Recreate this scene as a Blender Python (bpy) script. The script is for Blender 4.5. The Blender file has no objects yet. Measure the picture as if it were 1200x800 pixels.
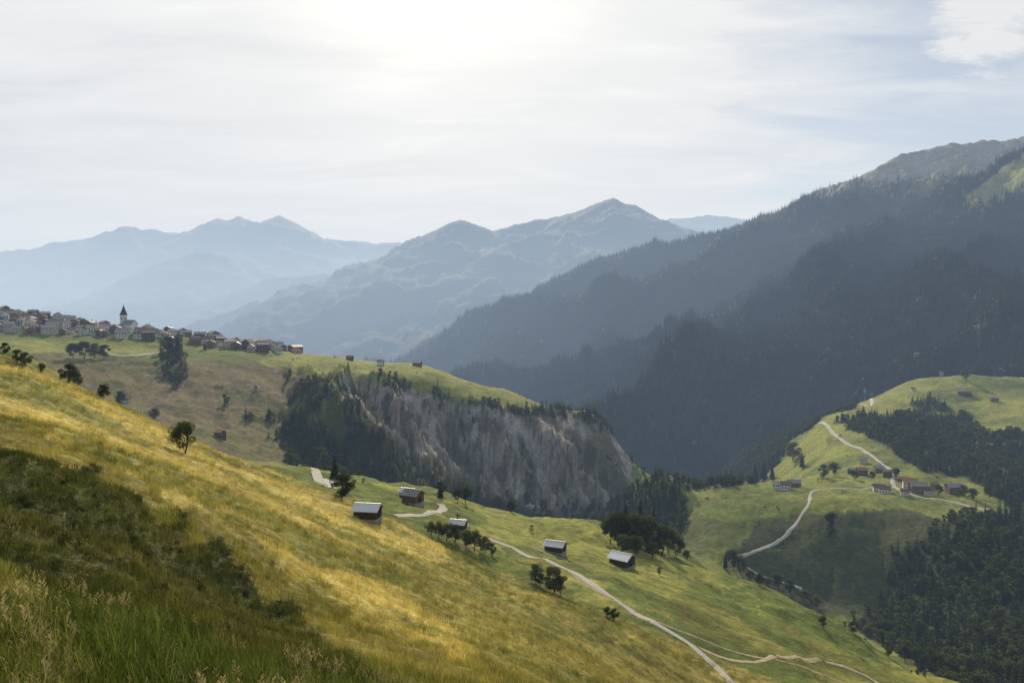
import bpy, math, random, time
import numpy as np
from mathutils import Vector
T0=time.time()
random.seed(7); rng=np.random.default_rng(11)
scene=bpy.context.scene
scene.view_settings.view_transform='Standard'; scene.view_settings.look='None'
scene.view_settings.exposure=0; scene.view_settings.gamma=1
F=933.0
SUN=Vector((-0.08,0.885,0.455)).normalized()

# ------------------------------------------------------------ noise
def _h(ix,iy,s):
    n=(ix.astype(np.int64)*374761393+iy.astype(np.int64)*668265263+s*1274126177)&0xffffffff
    n=((n^(n>>13))*1274126177)&0xffffffff
    return ((n^(n>>16))&0xffff)/65535.0*2*np.pi
def perlin(x,y,s=0):
    ix=np.floor(x);iy=np.floor(y);fx=x-ix;fy=y-iy
    u=fx*fx*fx*(fx*(fx*6-15)+10);v=fy*fy*fy*(fy*(fy*6-15)+10)
    def g(a,b):
        t=_h(ix+a,iy+b,s);return np.cos(t)*(fx-a)+np.sin(t)*(fy-b)
    a=g(0,0);b=g(1,0);c=g(0,1);d=g(1,1)
    return ((a+(b-a)*u)*(1-v)+(c+(d-c)*u)*v)*1.4
def fbm(x,y,L,o=4,s=0,g=0.5):
    r=0;a=1;x=x/L;y=y/L
    for i in range(o):
        r=r+a*perlin(x,y,s+i*17);x=x*2.03+3.1;y=y*2.03-1.7;a*=g
    return r
def ridged(x,y,L,o=4,s=0,g=0.5):
    r=0;a=1;t=0;x=x/L;y=y/L
    for i in range(o):
        r=r+a*(1-np.abs(perlin(x,y,s+i*17))*2);t+=a;x=x*2.1+3.1;y=y*2.1-1.7;a*=g
    return r/t
def sst(a,b,x):
    t=np.clip((x-a)/(b-a),0,1);return t*t*(3-2*t)

# ------------------------------------------------------------ surveyed ground points (bearing, drop, distance)
C=[
(-500,1050,3),(0,1100,3),(600,1120,3),(1200,1250,3),(1700,1350,3),
(-500,640,12),(-500,480,40),(-500,380,110),(-500,300,200),(-500,260,400),(-500,250,900),(-500,220,1400),
(-200,700,12),(-200,560,40),(-200,470,90),(-200,395,170),(-200,385,260),(-200,380,500),(-200,360,900),(-200,318,1100),(-200,330,1300),
(0,800,7.5),(0,715,13),(0,660,21),(0,608,29),(0,535,38),(0,490,60),(0,450,105),(0,414,165),(0,440,230),(0,455,400),(0,430,650),(0,396,880),(0,366,1030),(0,362,1100),(0,385,1300),(0,450,1700),
(100,800,8.5),(100,722,16),(100,650,27),(100,572,38),(100,528,62),(100,490,105),(100,459,165),(100,480,235),(100,500,400),(100,470,650),(100,425,800),(100,404,880),(100,377,1040),(100,374,1090),(100,392,1300),
(200,800,10),(200,738,19),(200,685,31),(200,610,44),(200,566,70),(200,530,115),(200,503,165),(200,530,235),(200,545,400),(200,505,600),(200,458,740),(200,428,820),(200,408,900),(200,388,1030),(200,386,1070),(200,415,1250),
(300,800,13),(300,755,24),(300,712,38),(300,640,55),(300,592,90),(300,560,130),(300,541,165),(300,560,215),(300,545,260),(300,560,330),(300,575,450),(300,540,600),(300,480,740),(300,430,860),(300,412,940),(300,404,1010),(300,425,1200),(300,520,1700),
(400,800,17),(400,755,33),(400,705,55),(400,655,78),(400,610,120),(400,588,158),(400,606,190),(400,570,240),(400,553,310),(400,600,420),(400,560,620),(400,500,740),(400,447,900),(400,420,1060),(400,450,1250),
(460,612,150),(470,640,175),
(500,800,25),(500,765,45),(500,715,72),(500,668,110),(500,634,150),(500,655,172),(500,605,225),(500,588,275),(500,576,335),(500,572,360),(500,640,480),(500,600,700),(500,520,820),(500,458,925),(500,430,1090),(500,490,1280),
(540,650,140),(560,694,112),
(600,800,38),(600,765,62),(600,725,92),(600,684,138),(600,702,168),(600,648,225),(600,625,285),(600,604,345),(600,599,375),(600,650,520),(600,625,760),(600,560,845),(600,482,940),(600,461,1040),(600,540,1250),(600,590,1700),
(700,810,62),(700,765,92),(700,722,130),(700,745,152),(700,685,205),(700,650,265),(700,624,325),(700,612,360),(700,650,460),(700,650,640),(700,618,800),(700,560,890),(700,492,980),(700,560,1200),
(760,753,128),(760,768,145),(850,806,118),(850,815,135),(850,770,185),
(790,640,480),(790,562,960),(790,620,1100),(790,600,1500),
(800,830,95),(800,780,122),(800,793,140),(800,738,190),(800,700,240),(800,672,290),(800,654,335),(800,690,410),
(770,640,640),(765,574,740),(765,615,880),
(850,668,560),(850,640,595),(840,602,650),(850,570,760),(850,600,900),(850,580,1200),
(900,850,120),(900,830,140),(900,765,195),(900,725,255),(900,700,300),(900,688,335),(900,725,410),(900,695,550),(900,628,610),(920,572,750),(920,570,830),(900,590,950),(900,540,1200),(880,520,1500),
(960,706,548),(970,606,622),(1000,592,640),(1000,567,760),(1000,540,880),(960,500,1100),(980,485,1200),(1000,476,1350),(1000,490,1700),
(1000,850,150),(1000,800,200),(1000,765,260),(1000,741,305),(1000,760,380),
(1050,710,540),(1060,606,625),(1060,590,660),(1060,572,740),(1060,530,900),(1060,497,1050),(1060,447,1380),(1060,470,1600),
(1130,860,190),(1130,802,262),(1130,830,300),(1130,800,350),(1120,740,470),(1120,640,560),(1130,598,650),(1130,560,800),(1130,510,1000),(1130,472,1200),(1120,423,1450),(1120,440,1700),
(1200,950,60),(1200,900,130),(1200,850,200),(1200,832,255),(1200,840,300),(1200,770,400),(1200,650,540),(1200,602,650),(1200,550,800),(1200,504,1000),(1200,454,1250),(1200,408,1440),(1200,425,1700),
(1450,1000,60),(1450,850,250),(1450,700,450),(1450,560,800),(1450,450,1200),(1450,380,1600),
(1000,1000,20),(1000,930,60),(1700,900,200),(1700,500,800),(1700,350,1500),
]
C=np.array(C,float)
ct=np.arctan((C[:,0]-600)/F);cr=C[:,2]/np.cos(ct);cw=(C[:,2]*(370-C[:,1])/F)/cr
K=0.5
cp=np.stack([ct,np.log(cr)*K],1)
def phi(d2): return np.sqrt(d2+0.02**2)
n=len(C);D2=((cp[:,None]-cp[None])**2).sum(-1)
A=np.zeros((n+3,n+3));A[:n,:n]=phi(D2)-1e-4*np.eye(n)
P=np.concatenate([np.ones((n,1)),cp],1);A[:n,n:]=P;A[n:,:n]=P.T
sol=np.linalg.solve(A,np.concatenate([cw,np.zeros(3)]))
def near_w(th,lr):
    q0=th;q1=lr*K;out=sol[n]+sol[n+1]*q0+sol[n+2]*q1
    for i in range(n):
        out=out+sol[i]*phi((q0-cp[i,0])**2+(q1-cp[i,1])**2)
    return out

# ------------------------------------------------------------ mountain ridges
RID=[
 dict(p=[(380,440,6600),(440,415,6000),(500,392,5600),(560,372,5200),(620,348,4900),(700,303,4500),(760,285,4400),(820,274,4300),(870,262,4200),(920,240,4100),(1000,206,4000),(1060,180,3950),(1120,168,3900),(1165,163,3850),(1200,160,3800),(1400,110,3700),(1700,60,3700)],s=0.52,c='m'),
 dict(p=[(1060,300,2500),(1085,268,2650),(1112,246,2800),(1150,222,2750),(1200,185,2700),(1320,120,2600),(1600,60,2500)],s=0.55,c='m'),
 dict(p=[(1060,300,2500),(1000,352,2350),(930,410,2150),(870,470,1950),(820,540,1800)],s=0.5,c='m'),
 dict(p=[(870,262,4200),(800,330,3600),(720,400,3200),(660,470,2900)],s=0.55,c='m'),
 dict(p=[(1000,206,4000),(930,290,3400),(850,370,3000),(790,470,2600)],s=0.55,c='m'),
 dict(p=[(700,303,4500),(640,370,4200),(570,420,3900)],s=0.55,c='m'),
 dict(p=[(180,395,7600),(240,372,7800),(300,352,8000),(350,338,8200),(400,318,8300),(440,306,8400),(480,284,8500),(515,267,8500),(540,256,8500),(556,262,8500),(575,270,8600),(620,259,8700),(655,253,8800),(685,243,8800),(700,236,8800),(718,232,8800),(738,238,8800),(760,252,8900),(790,262,9000),(830,285,9200),(900,330,9200)],s=0.5,c='f'),
 dict(p=[(718,232,8800),(650,268,8000),(590,285,7500),(540,330,7000),(480,372,6600),(440,405,6200)],s=0.5,c='f'),
 dict(p=[(540,256,8500),(470,320,7800),(400,370,7200),(330,400,6900)],s=0.5,c='f'),
 dict(p=[(20,400,10200),(70,360,10500),(110,342,10800),(160,325,11000),(200,305,11200),(232,293,11300),(262,297,11300),(300,312,11300),(350,330,11300),(420,350,11000)],s=0.5,c='f'),
 dict(p=[(180,385,9300),(260,345,9700),(320,324,9900),(380,320,10000),(460,330,10000)],s=0.5,c='f'),
 dict(p=[(-400,320,14000),(-200,300,14000),(-60,302,14000),(0,294,14000),(40,290,14000),(62,283,14000),(90,281,14200),(120,272,14300),(150,263,14300),(165,268,14300),(180,267,14400),(212,272,14500),(235,262,14500),(248,258,14500),(255,255,14500),(268,257,14500),(278,252,14500),(290,256,14500),(302,265,14400),(314,256,14400),(328,251,14400),(342,260,14400),(362,274,14500),(400,280,14600),(440,284,14800),(500,281,15000),(600,285,15000)],s=0.55,c='f'),
 dict(p=[(326,252,14400),(300,300,13000),(250,330,12500)],s=0.55,c='f'),
 dict(p=[(700,262,16500),(780,257,16500),(830,251,16500),(862,254,16500),(900,262,16500),(1000,280,16500)],s=0.5,c='f'),
]
def mountains(X,Y):
    best=np.full(X.shape,-900.0);bd=np.zeros(X.shape);far=np.zeros(X.shape)
    wx=X+fbm(X,Y,900,3,5)*140;wy=Y+fbm(X,Y,900,3,9)*140
    for R in RID:
        pts=[(d*(u-600)/F,d,d*(370-v)/F) for u,v,d in R['p']]
        for (a,b) in zip(pts[:-1],pts[1:]):
            dx,dy=b[0]-a[0],b[1]-a[1];L2=dx*dx+dy*dy
            t=np.clip(((X-a[0])*dx+(Y-a[1])*dy)/L2,0,1)
            d0=np.hypot(X-a[0]-t*dx,Y-a[1]-t*dy)
            k=np.clip(d0/500,0,1)
            x2=X+(wx-X)*k;y2=Y+(wy-Y)*k
            t=np.clip(((x2-a[0])*dx+(y2-a[1])*dy)/L2,0,1)
            ds=np.hypot(x2-a[0]-t*dx,y2-a[1]-t*dy)
            z=a[2]+t*(b[2]-a[2])-R['s']*ds*(1-0.12*np.clip(ds/2000,0,1))
            m=z>best
            best=np.where(m,z,best);bd=np.where(m,ds,bd);far=np.where(m,1.0 if R['c']=='f' else 0.0,far)
    isf=far>0.5
    amp=np.clip(bd*0.34,10,260)*np.where(isf,.60,1.0)
    rg=ridged(wx*1.0,wy*0.8,1100,5,3,0.52)
    det=(rg-0.62)*amp*1.1
    det+=fbm(X,Y,160,4,31,.6)*np.clip(bd*0.06,9,24)
    det+=(ridged(X,Y,260,4,77,.6)-0.6)*np.where(isf,24,36)
    return best+det,bd,far
def height(X,Y):
    r=np.hypot(X,Y);th=np.arctan2(X,Y)
    lim=math.radians(50)
    the=np.where(np.abs(th)>lim,np.sign(th)*lim*(np.pi-np.abs(th))/(np.pi-lim),th)
    rc=np.clip(r,3,1800)
    w=near_w(the,np.log(rc))
    zn=w*rc
    # cattle terracettes following the contours
    tm=sst(-.2,.5,fbm(X,Y,38,2,71))
    zn=zn+tm*.16*np.sin(zn*2.6+fbm(X,Y,18,2,72)*2.2)*sst(15,40,r)*(1-sst(200,260,r))
    zn=zn+tm*.38*np.sin(zn*1.35+fbm(X,Y,45,2,73)*2.2)*sst(190,260,r)*(1-sst(1100,1400,r))
    zn=zn+fbm(X,Y,9,4,41,.6)*0.36*sst(4,14,r)+fbm(X,Y,42,3,43)*1.6*sst(30,130,r)+fbm(X,Y,220,3,47)*5*sst(450,900,r)
    zn=zn+(ridged(X*.5+Y,Y*.6-X,34,3,53)-.55)*2.2*sst(190,240,r)*(1-sst(900,1100,r))
    u=600+F*X/np.maximum(Y,1.0)
    gm=sst(300,400,u)*(1-sst(760,830,u))*sst(600,720,Y)*(1-sst(880,960,Y))*(Y>0)
    wxx=X+fbm(X,Y,60,2,63)*16
    zn=zn+gm*((ridged(wxx+Y*0.55,Y*0.26-X*.1,120,5,61,0.62)-0.55)*90)
    zn=zn-(sst(1500,2100,r))*(520+zn)*1.0
    zm,bd,far=mountains(X,Y)
    zf=-480+fbm(X,Y,1500,3,90)*40
    zz=np.maximum(np.maximum(zn,zm),zf)
    return zz,(zm>zn)&(zm>zf),bd,far,gm

# ------------------------------------------------------------ terrain sheet (polar grid round the viewpoint)
fr=np.linspace(-math.radians(40),math.radians(40),700)
NF=len(fr)
side=np.linspace(math.radians(40),math.radians(320),90)[1:-1]
TH=np.concatenate([fr,side]);NC=len(TH)
RR=np.concatenate([[0.6,1.2,2,2.8],np.exp(np.linspace(math.log(3.4),math.log(1500),640)),np.exp(np.linspace(math.log(1500),math.log(24000),360))[1:]])
NR=len(RR)
TT,RG=np.meshgrid(TH,RR)
X=RG*np.sin(TT);Y=RG*np.cos(TT)
Z,ISM,BD,FAR,GM=height(X,Y)
co=np.stack([X,Y,Z],-1).reshape(-1,3)
idx=np.arange(NR*NC).reshape(NR,NC);nx=np.roll(idx,-1,1)
quads=np.stack([idx[:-1],idx[1:],nx[1:],nx[:-1]],-1).reshape(-1,4)
cen=len(co);co=np.concatenate([co,[[0,0,Z[0].mean()]]])
tris=np.stack([np.full(NC,cen),idx[0],nx[0]],-1)
me=bpy.data.meshes.new('terrain')
me.vertices.add(len(co));me.vertices.foreach_set('co',co.astype(np.float32).ravel())
nq,nt=len(quads),len(tris)
me.loops.add(nq*4+nt*3)
me.loops.foreach_set('vertex_index',np.concatenate([quads.ravel(),tris.ravel()]).astype(np.int32))
me.polygons.add(nq+nt)
ls=np.concatenate([np.arange(nq)*4,nq*4+np.arange(nt)*3]).astype(np.int32)
me.polygons.foreach_set('loop_start',ls)
me.polygons.foreach_set('use_smooth',np.ones(nq+nt,bool))
me.update(calc_edges=True);me.validate()
terrain=bpy.data.objects.new('terrain',me);scene.collection.objects.link(terrain)

dU=np.stack([np.roll(X,-1,1)-np.roll(X,1,1),np.roll(Y,-1,1)-np.roll(Y,1,1),np.roll(Z,-1,1)-np.roll(Z,1,1)],-1)
dV=np.stack([np.gradient(X,axis=0),np.gradient(Y,axis=0),np.gradient(Z,axis=0)],-1)
NN=np.cross(dU,dV);NN/=np.linalg.norm(NN,axis=-1,keepdims=True)+1e-9
NZ=np.abs(NN[...,2])

# ---- land use
Ys=np.maximum(Y,0.5)
U=600+F*X/Ys;V=370-F*Z/Ys
U=np.where(Y<0.5,-5000,U)
def pip(poly,j=6,seed=0,L=1.0):
    u=U+fbm(U,V,40,3,100+seed)*j;v=V+fbm(U,V,40,3,200+seed)*j*0.6
    ins=np.zeros(U.shape,bool);m=len(poly)
    for i in range(m):
        x1,y1=poly[i];x2,y2=poly[(i+1)%m]
        if y1==y2: continue
        c=((y1>v)!=(y2>v))&(u<(x2-x1)*(v-y1)/(y2-y1)+x1)
        ins^=c
    return ins
def rg(a,b): return (RG>=a)&(RG<b)
n30=fbm(X,Y,30,4,301);n6=fbm(X,Y,6,3,302);n120=fbm(X,Y,120,4,303);n400=fbm(X,Y,400,4,304);n12=fbm(X,Y,14,3,305);n2=fbm(X,Y,2.2,3,306)
col=np.zeros(X.shape+(3,))
def setc(m,c,k=1.0):
    m=np.asarray(m,float)*k
    col[:]=col*(1-m[...,None])+np.array(c)*m[...,None]
GREEN=(0.120,0.150,0.028);LIME=(0.215,0.225,0.045);YEL=(0.46,0.37,0.105);OLIVE=(0.165,0.150,0.032);DARK=(0.034,0.045,0.012)
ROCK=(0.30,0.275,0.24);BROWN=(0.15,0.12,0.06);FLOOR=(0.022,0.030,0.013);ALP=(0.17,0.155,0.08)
setc(np.ones(X.shape),GREEN)
near=rg(0,180)|((V>U*0.405+430)&rg(0,215))
setc(near,OLIVE)
yb=sst(-0.4,0.4,n30+0.6*n6+0.15)
setc(near,YEL,0.32*yb)
strip=near&pip([(-600,380),(0,405),(200,490),(420,590),(640,705),(860,800),(700,830),(430,730),(260,610),(120,535),(0,490),(-600,400)],25,1)
setc(strip,YEL,0.45+0.5*yb)
setc(near&(n12+.5*n30<-.15),GREEN,0.45)
setc(near&(n12*.6+n2*.5<-.30),DARK,0.35)
setc(near&pip([(430,640),(560,668),(700,712),(900,830),(620,840),(520,740)],20,2),(0.12,0.125,0.026),0.55)
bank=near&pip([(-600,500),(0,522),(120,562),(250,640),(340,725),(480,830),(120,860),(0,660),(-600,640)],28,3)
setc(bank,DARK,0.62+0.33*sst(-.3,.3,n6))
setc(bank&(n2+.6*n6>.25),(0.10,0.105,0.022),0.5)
setc(near&(RG<15),(0.085,0.11,0.022),0.65)
shelf=(~near)&rg(150,440)
setc(shelf,GREEN)
setc(shelf,LIME,sst(-0.1,0.5,n30+n120))
setc(shelf&(U>560)&pip([(560,590),(700,612),(860,660),(780,700),(600,640)],12,4),LIME,0.8)
setc(shelf&(n30*0.6+n6*0.5>0.30),YEL,0.3)
setc(shelf&(n12*0.6+n30*0.5<-0.30),(0.07,0.09,0.02),0.5)
setc(shelf&pip([(780,690),(1000,760),(1130,800),(900,800),(800,735)],15,5)&(n120>-.2),OLIVE,0.5)
vil=rg(440,1500)&(U<820)
setc(vil,BROWN);setc(vil,(0.125,0.12,0.032),sst(-.2,.3,n120+n30*.5));setc(vil&(n12+n30<-.35),DARK,.5)
setc(vil&pip([(-400,300),(0,340),(400,405),(360,425),(180,425),(120,412),(0,410),(-400,420)],4,6),GREEN,0.9)
setc(vil&pip([(0,400),(60,398),(190,408),(185,418),(60,412),(0,415)],3,16),LIME,0.9)
top=vil&pip([(350,405),(500,420),(560,440),(640,470),(650,482),(600,482),(520,464),(430,446),(370,440),(300,425)],3,7)&(RG>860)
setc(top,LIME,1.0)
gul=ridged(X*1.0+Y*0.55,Y*0.26-X*.1,42,4,66,0.6)
cliff=vil&pip([(400,440),(520,464),(600,484),(700,494),(790,552),(790,575),(740,600),(690,610),(640,598),(560,575),(470,520),(400,465)],9,8)
cw_=sst(0.30,0.56,gul+n30*0.25)*cliff
setc(cliff,(0.095,0.088,0.055),0.95);setc(cw_,ROCK,0.92);setc(cliff&(n120+n30>.35),(0.14,.12,.07),.6);setc(cliff&(n12+.6*n30>.42),(0.05,.058,.025),.75)
setc(vil&pip([(340,490),(420,510),(560,575),(660,605),(740,610),(740,640),(360,620)],10,9),DARK,0.8)
kn=rg(440,1000)&(U>=740)
setc(kn,GREEN);setc(kn,LIME,0.75*sst(-.3,.3,n120));setc(kn&(n30<-.25),(0.07,0.095,0.02),.5)
rm=rg(1000,1800)&(U>=820)
setc(rm,LIME);setc(rm,GREEN,0.6*sst(-.3,.3,n120));setc(rm&(n30+n120>.35),(0.07,0.095,0.02),.5)
setc(kn&pip([(780,600),(870,612),(880,640),(820,650),(780,640)],6,11),(0.06,0.075,0.022),0.6)  # shadowed pieces of the knoll, put into the ground colour
setc(kn&pip([(860,650),(890,612),(960,602),(1060,596),(1110,610),(1060,720),(900,720)],5,10),(0.050,0.058,0.022),0.9)  # shade of the slope facing away from the sun, painted as darker ground
forest=np.zeros(X.shape)
def addf(m,k=1.0): forest[:]=np.maximum(forest,np.asarray(m,float)*k)
P_r1=[(790,545),(830,500),(900,470),(960,462),(1010,455),(1000,478),(955,490),(945,505),(920,525),(905,548),(880,568),(790,572)]
P_r2=[(975,490),(1020,486),(1130,492),(1150,508),(1200,514),(1400,520),(1400,620),(1200,612),(1170,588),(1150,568),(1110,556),(1060,540),(1020,516)]
P_r3=[(1055,650),(1100,612),(1210,600),(1400,600),(1400,900),(1130,900),(1090,790),(1000,735),(1030,700)]
P_r4=[(712,590),(740,572),(775,560),(805,592),(798,625),(760,645),(712,630)]
P_r5=[(1000,440),(1100,412),(1230,380),(1230,415),(1120,424),(1040,450),(1000,462)]
addf(rg(640,1900)&pip(P_r1,8,21));addf(rg(600,1400)&pip(P_r2,14,22)&(n120+n30>-.8));addf(rg(330,1000)&pip(P_r3,14,23))
addf(rg(480,1000)&pip(P_r4,6,24));addf(rg(1500,2000)&pip(P_r5,5,25))
addf(rg(900,1500)&pip([(1060,470),(1090,466),(1120,482),(1080,486)],5,34),.6)
addf(rg(440,1000)&pip([(185,410),(212,405),(220,440),(205,462),(192,440)],4,26)*1,0.6)
addf(rg(420,1000)&pip([(330,470),(380,510),(450,555),(560,585),(660,600),(740,595),(745,640),(380,620),(330,540)],14,27)*(n30>-.2),0.8)
addf(rg(440,1000)&cliff&(n30+0.5*n6>0.45),0.22)
addf(rg(440,1000)&pip([(330,440),(400,455),(440,500),(470,540),(400,530),(340,480)],9,35)&(n30>-.1),0.5)
addf(rg(700,1200)&pip([(440,442),(520,459),(600,478),(650,474),(720,490),(800,552),(785,556),(700,497),(600,488),(510,469),(430,451)],3,28)*(n30>-.2),0.8)
addf(rg(440,900)&(U>180)&(U<420)&pip([(180,430),(350,470),(420,560),(250,520)],10,29)&(n30>0.5),0.4)
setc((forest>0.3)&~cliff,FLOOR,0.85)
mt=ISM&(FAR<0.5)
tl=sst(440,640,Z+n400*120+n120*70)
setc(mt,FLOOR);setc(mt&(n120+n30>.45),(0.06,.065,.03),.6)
setc(mt,ALP,tl)
setc(mt&(Z>520)&(n120+.5*n30>.15),(0.09,.085,.055),0.6)
setc(mt&(Z>560)&(NZ<0.84),ROCK,0.5)
mead=mt&pip([(1120,240),(1165,205),(1200,180),(1500,60),(1500,240),(1200,228),(1150,244)],5,31)
setc(mead,(0.22,0.22,0.08),0.95)
mead2=mt&pip([(1080,205),(1130,190),(1150,200),(1100,225),(1040,240)],4,33)
setc(mead2,(0.14,0.15,0.06),0.7)
scar=mt&pip([(1095,375),(1140,345),(1195,340),(1200,390),(1150,405)],14,32)&(n30+n120>0.3)
setc(scar,ROCK,0.5)
addf(mt&(RG<5200),1.0);forest[mt]*=(1-tl[mt]);forest[mead]=0;forest[mead2]*=0.3;forest[scar]*=0.3
fm=ISM&(FAR>0.5)
setc(fm,(0.035,0.042,0.026));setc(fm,(0.07,0.075,0.045),sst(0.0,0.5,n400+0.4*n120)*0.4)
setc(fm,(0.065,0.06,0.05),sst(600,1200,Z+n400*200)*0.6)
setc((~ISM)&(RG>1900),(0.06,0.08,0.04))

attr=me.color_attributes.new('ground','FLOAT_COLOR','POINT')
cc=np.ones((len(co),4),np.float32);cc[:-1,:3]=col.reshape(-1,3);cc[-1,:3]=OLIVE
attr.data.foreach_set('color',cc.ravel())

# ------------------------------------------------------------ materials
def newmat(name):
    m=bpy.data.materials.new(name);m.use_nodes=True;nt=m.node_tree;nt.nodes.clear()
    o=nt.nodes.new('ShaderNodeOutputMaterial');return m,nt,o
def N(nt,t,**k):
    x=nt.nodes.new(t)
    for a,b in k.items(): setattr(x,a,b)
    return x
def noise(nt,vec,scale,detail=4,rough=0.6):
    x=N(nt,'ShaderNodeTexNoise');x.inputs['Scale'].default_value=scale;x.inputs['Detail'].default_value=detail
    x.inputs['Roughness'].default_value=rough;nt.links.new(vec,x.inputs['Vector']);return x.outputs['Fac']
def mrange(nt,v,a,b,c,d):
    x=N(nt,'ShaderNodeMapRange');nt.links.new(v,x.inputs[0])
    for i,q in enumerate((a,b,c,d)): x.inputs[1+i].default_value=q
    return x.outputs[0]
def math_(nt,op,a,b=None):
    x=N(nt,'ShaderNodeMath',operation=op)
    for i,q in enumerate((a,b)):
        if q is None: continue
        if isinstance(q,(int,float)): x.inputs[i].default_value=q
        else: nt.links.new(q,x.inputs[i])
    return x.outputs[0]
def vmul(nt,colsock,f):
    x=N(nt,'ShaderNodeVectorMath',operation='SCALE');nt.links.new(colsock,x.inputs[0])
    if isinstance(f,(int,float)): x.inputs['Scale'].default_value=f
    else: nt.links.new(f,x.inputs['Scale'])
    return x.outputs[0]
m_ter,nt,o=newmat('ground_cover')
tc=N(nt,'ShaderNodeTexCoord').outputs['Object']
at=N(nt,'ShaderNodeAttribute');at.attribute_name='ground'
f=math_(nt,'MULTIPLY',mrange(nt,noise(nt,tc,2.2,5,.7),.25,.75,.5,1.5),mrange(nt,noise(nt,tc,0.22,6,.7),.3,.7,.58,1.42))
f=math_(nt,'MULTIPLY',f,mrange(nt,noise(nt,tc,0.03,6,.65),.3,.7,.70,1.30))
c=vmul(nt,at.outputs['Color'],f)
bs=N(nt,'ShaderNodeBsdfPrincipled');bs.inputs['Roughness'].default_value=0.95;bs.inputs['Specular IOR Level'].default_value=0.1
nt.links.new(c,bs.inputs['Base Color'])
b1=N(nt,'ShaderNodeBump');b1.inputs['Strength'].default_value=0.7;b1.inputs['Distance'].default_value=0.3
nt.links.new(noise(nt,tc,1.3,6,.7),b1.inputs['Height'])
b2=N(nt,'ShaderNodeBump');b2.inputs['Strength'].default_value=0.7;b2.inputs['Distance'].default_value=3.0
nt.links.new(noise(nt,tc,0.10,7,.68),b2.inputs['Height']);nt.links.new(b1.outputs[0],b2.inputs['Normal'])
nt.links.new(b2.outputs[0],bs.inputs['Normal']);nt.links.new(bs.outputs[0],o.inputs['Surface'])
me.materials.append(m_ter)

def leafmat(name,c,tint=False,trans=0.35,var=0.45,nscale=0.6):
    m,nt,o=newmat(name)
    if tint:
        a=N(nt,'ShaderNodeAttribute');a.attribute_name='tint';a.attribute_type='INSTANCER';cs=a.outputs['Vector']
    else:
        r=N(nt,'ShaderNodeRGB');r.outputs[0].default_value=(*c,1);cs=r.outputs[0]
    oi=N(nt,'ShaderNodeObjectInfo')
    tcc=N(nt,'ShaderNodeTexCoord').outputs['Object']
    f=math_(nt,'MULTIPLY',mrange(nt,oi.outputs['Random'],0,1,1-var,1+var),mrange(nt,noise(nt,tcc,nscale,3,.6),.3,.7,.6,1.4))
    cs=vmul(nt,cs,f)
    d=N(nt,'ShaderNodeBsdfDiffuse');t=N(nt,'ShaderNodeBsdfTranslucent');mx=N(nt,'ShaderNodeMixShader');mx.inputs[0].default_value=trans
    nt.links.new(cs,d.inputs[0]);nt.links.new(cs,t.inputs[0]);nt.links.new(d.outputs[0],mx.inputs[1]);nt.links.new(t.outputs[0],mx.inputs[2])
    nt.links.new(mx.outputs[0],o.inputs['Surface']);return m
def solid(name,c,rough=0.8,ns=1.5,var=0.35,bump=0.0,spec=0.2,metal=0.0,stretch=(1,1,1)):
    m,nt,o=newmat(name);tcc=N(nt,'ShaderNodeTexCoord').outputs['Object']
    mp=N(nt,'ShaderNodeMapping');mp.inputs['Scale'].default_value=stretch;nt.links.new(tcc,mp.inputs[0])
    r=N(nt,'ShaderNodeRGB');r.outputs[0].default_value=(*c,1)
    nf=noise(nt,mp.outputs[0],ns,5,.65)
    oi=N(nt,'ShaderNodeObjectInfo')
    f=math_(nt,'MULTIPLY',mrange(nt,nf,.3,.7,1-var,1+var),mrange(nt,oi.outputs['Random'],0,1,.85,1.12))
    b=N(nt,'ShaderNodeBsdfPrincipled');nt.links.new(vmul(nt,r.outputs[0],f),b.inputs['Base Color'])
    b.inputs['Roughness'].default_value=rough;b.inputs['Specular IOR Level'].default_value=spec;b.inputs['Metallic'].default_value=metal
    if bump:
        bp=N(nt,'ShaderNodeBump');bp.inputs['Distance'].default_value=bump;nt.links.new(nf,bp.inputs['Height']);nt.links.new(bp.outputs[0],b.inputs['Normal'])
    nt.links.new(b.outputs[0],o.inputs['Surface']);return m
M_con=leafmat('conifer_needles',(0.048,0.062,0.028),trans=0.25,var=0.6)
M_dec=leafmat('broadleaf_foliage',(0.085,0.098,0.028),trans=0.38,var=0.4)
M_grass=leafmat('grass_blades',(0,0,0),tint=True,trans=0.45,var=0.3)
M_straw=leafmat('seed_grass',(0.40,0.33,0.14),trans=0.4,var=0.3)
M_bark=solid('bark',(0.07,0.05,0.035),0.95,3,.4,.03)
M_wood=solid('weathered_wood',(0.085,0.055,0.034),0.85,2.0,.5,.02,stretch=(.4,.4,6))
M_wood2=solid('brown_wood',(0.20,0.10,0.05),0.8,2.0,.45,.02,stretch=(.4,.4,6))
M_white=solid('lime_render',(0.80,0.78,0.74),0.9,.8,.06)
M_cream=solid('cream_render',(0.62,0.55,0.44),0.9,.8,.1)
M_stone=solid('stone_base',(0.30,0.28,0.25),0.95,2.5,.35,.03)
M_metal=solid('metal_roof_sheet',(0.45,0.47,0.50),0.42,.8,.15,0,.5,.4,stretch=(6,.3,.3))
M_rbrown=solid('brown_roof_tiles',(0.13,0.08,0.06),0.75,3,.35,.03)
M_rgrey=solid('grey_roof_slates',(0.20,0.195,0.19),0.6,3,.3,.03)
M_rred=solid('red_roof_tiles',(0.27,0.11,0.06),0.8,3,.3,.03)
M_glass=solid('window_glass',(0.03,0.035,0.04),0.15,1,.1,0,.6)
M_dark=solid('dark_opening',(0.03,0.024,0.02),0.9)
M_gravel=solid('gravel_track',(0.42,0.39,0.34),0.95,1.2,.22,.03)
M_dirt=solid('dirt_track',(0.32,0.27,0.17),0.95,.8,.35,.03)

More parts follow.
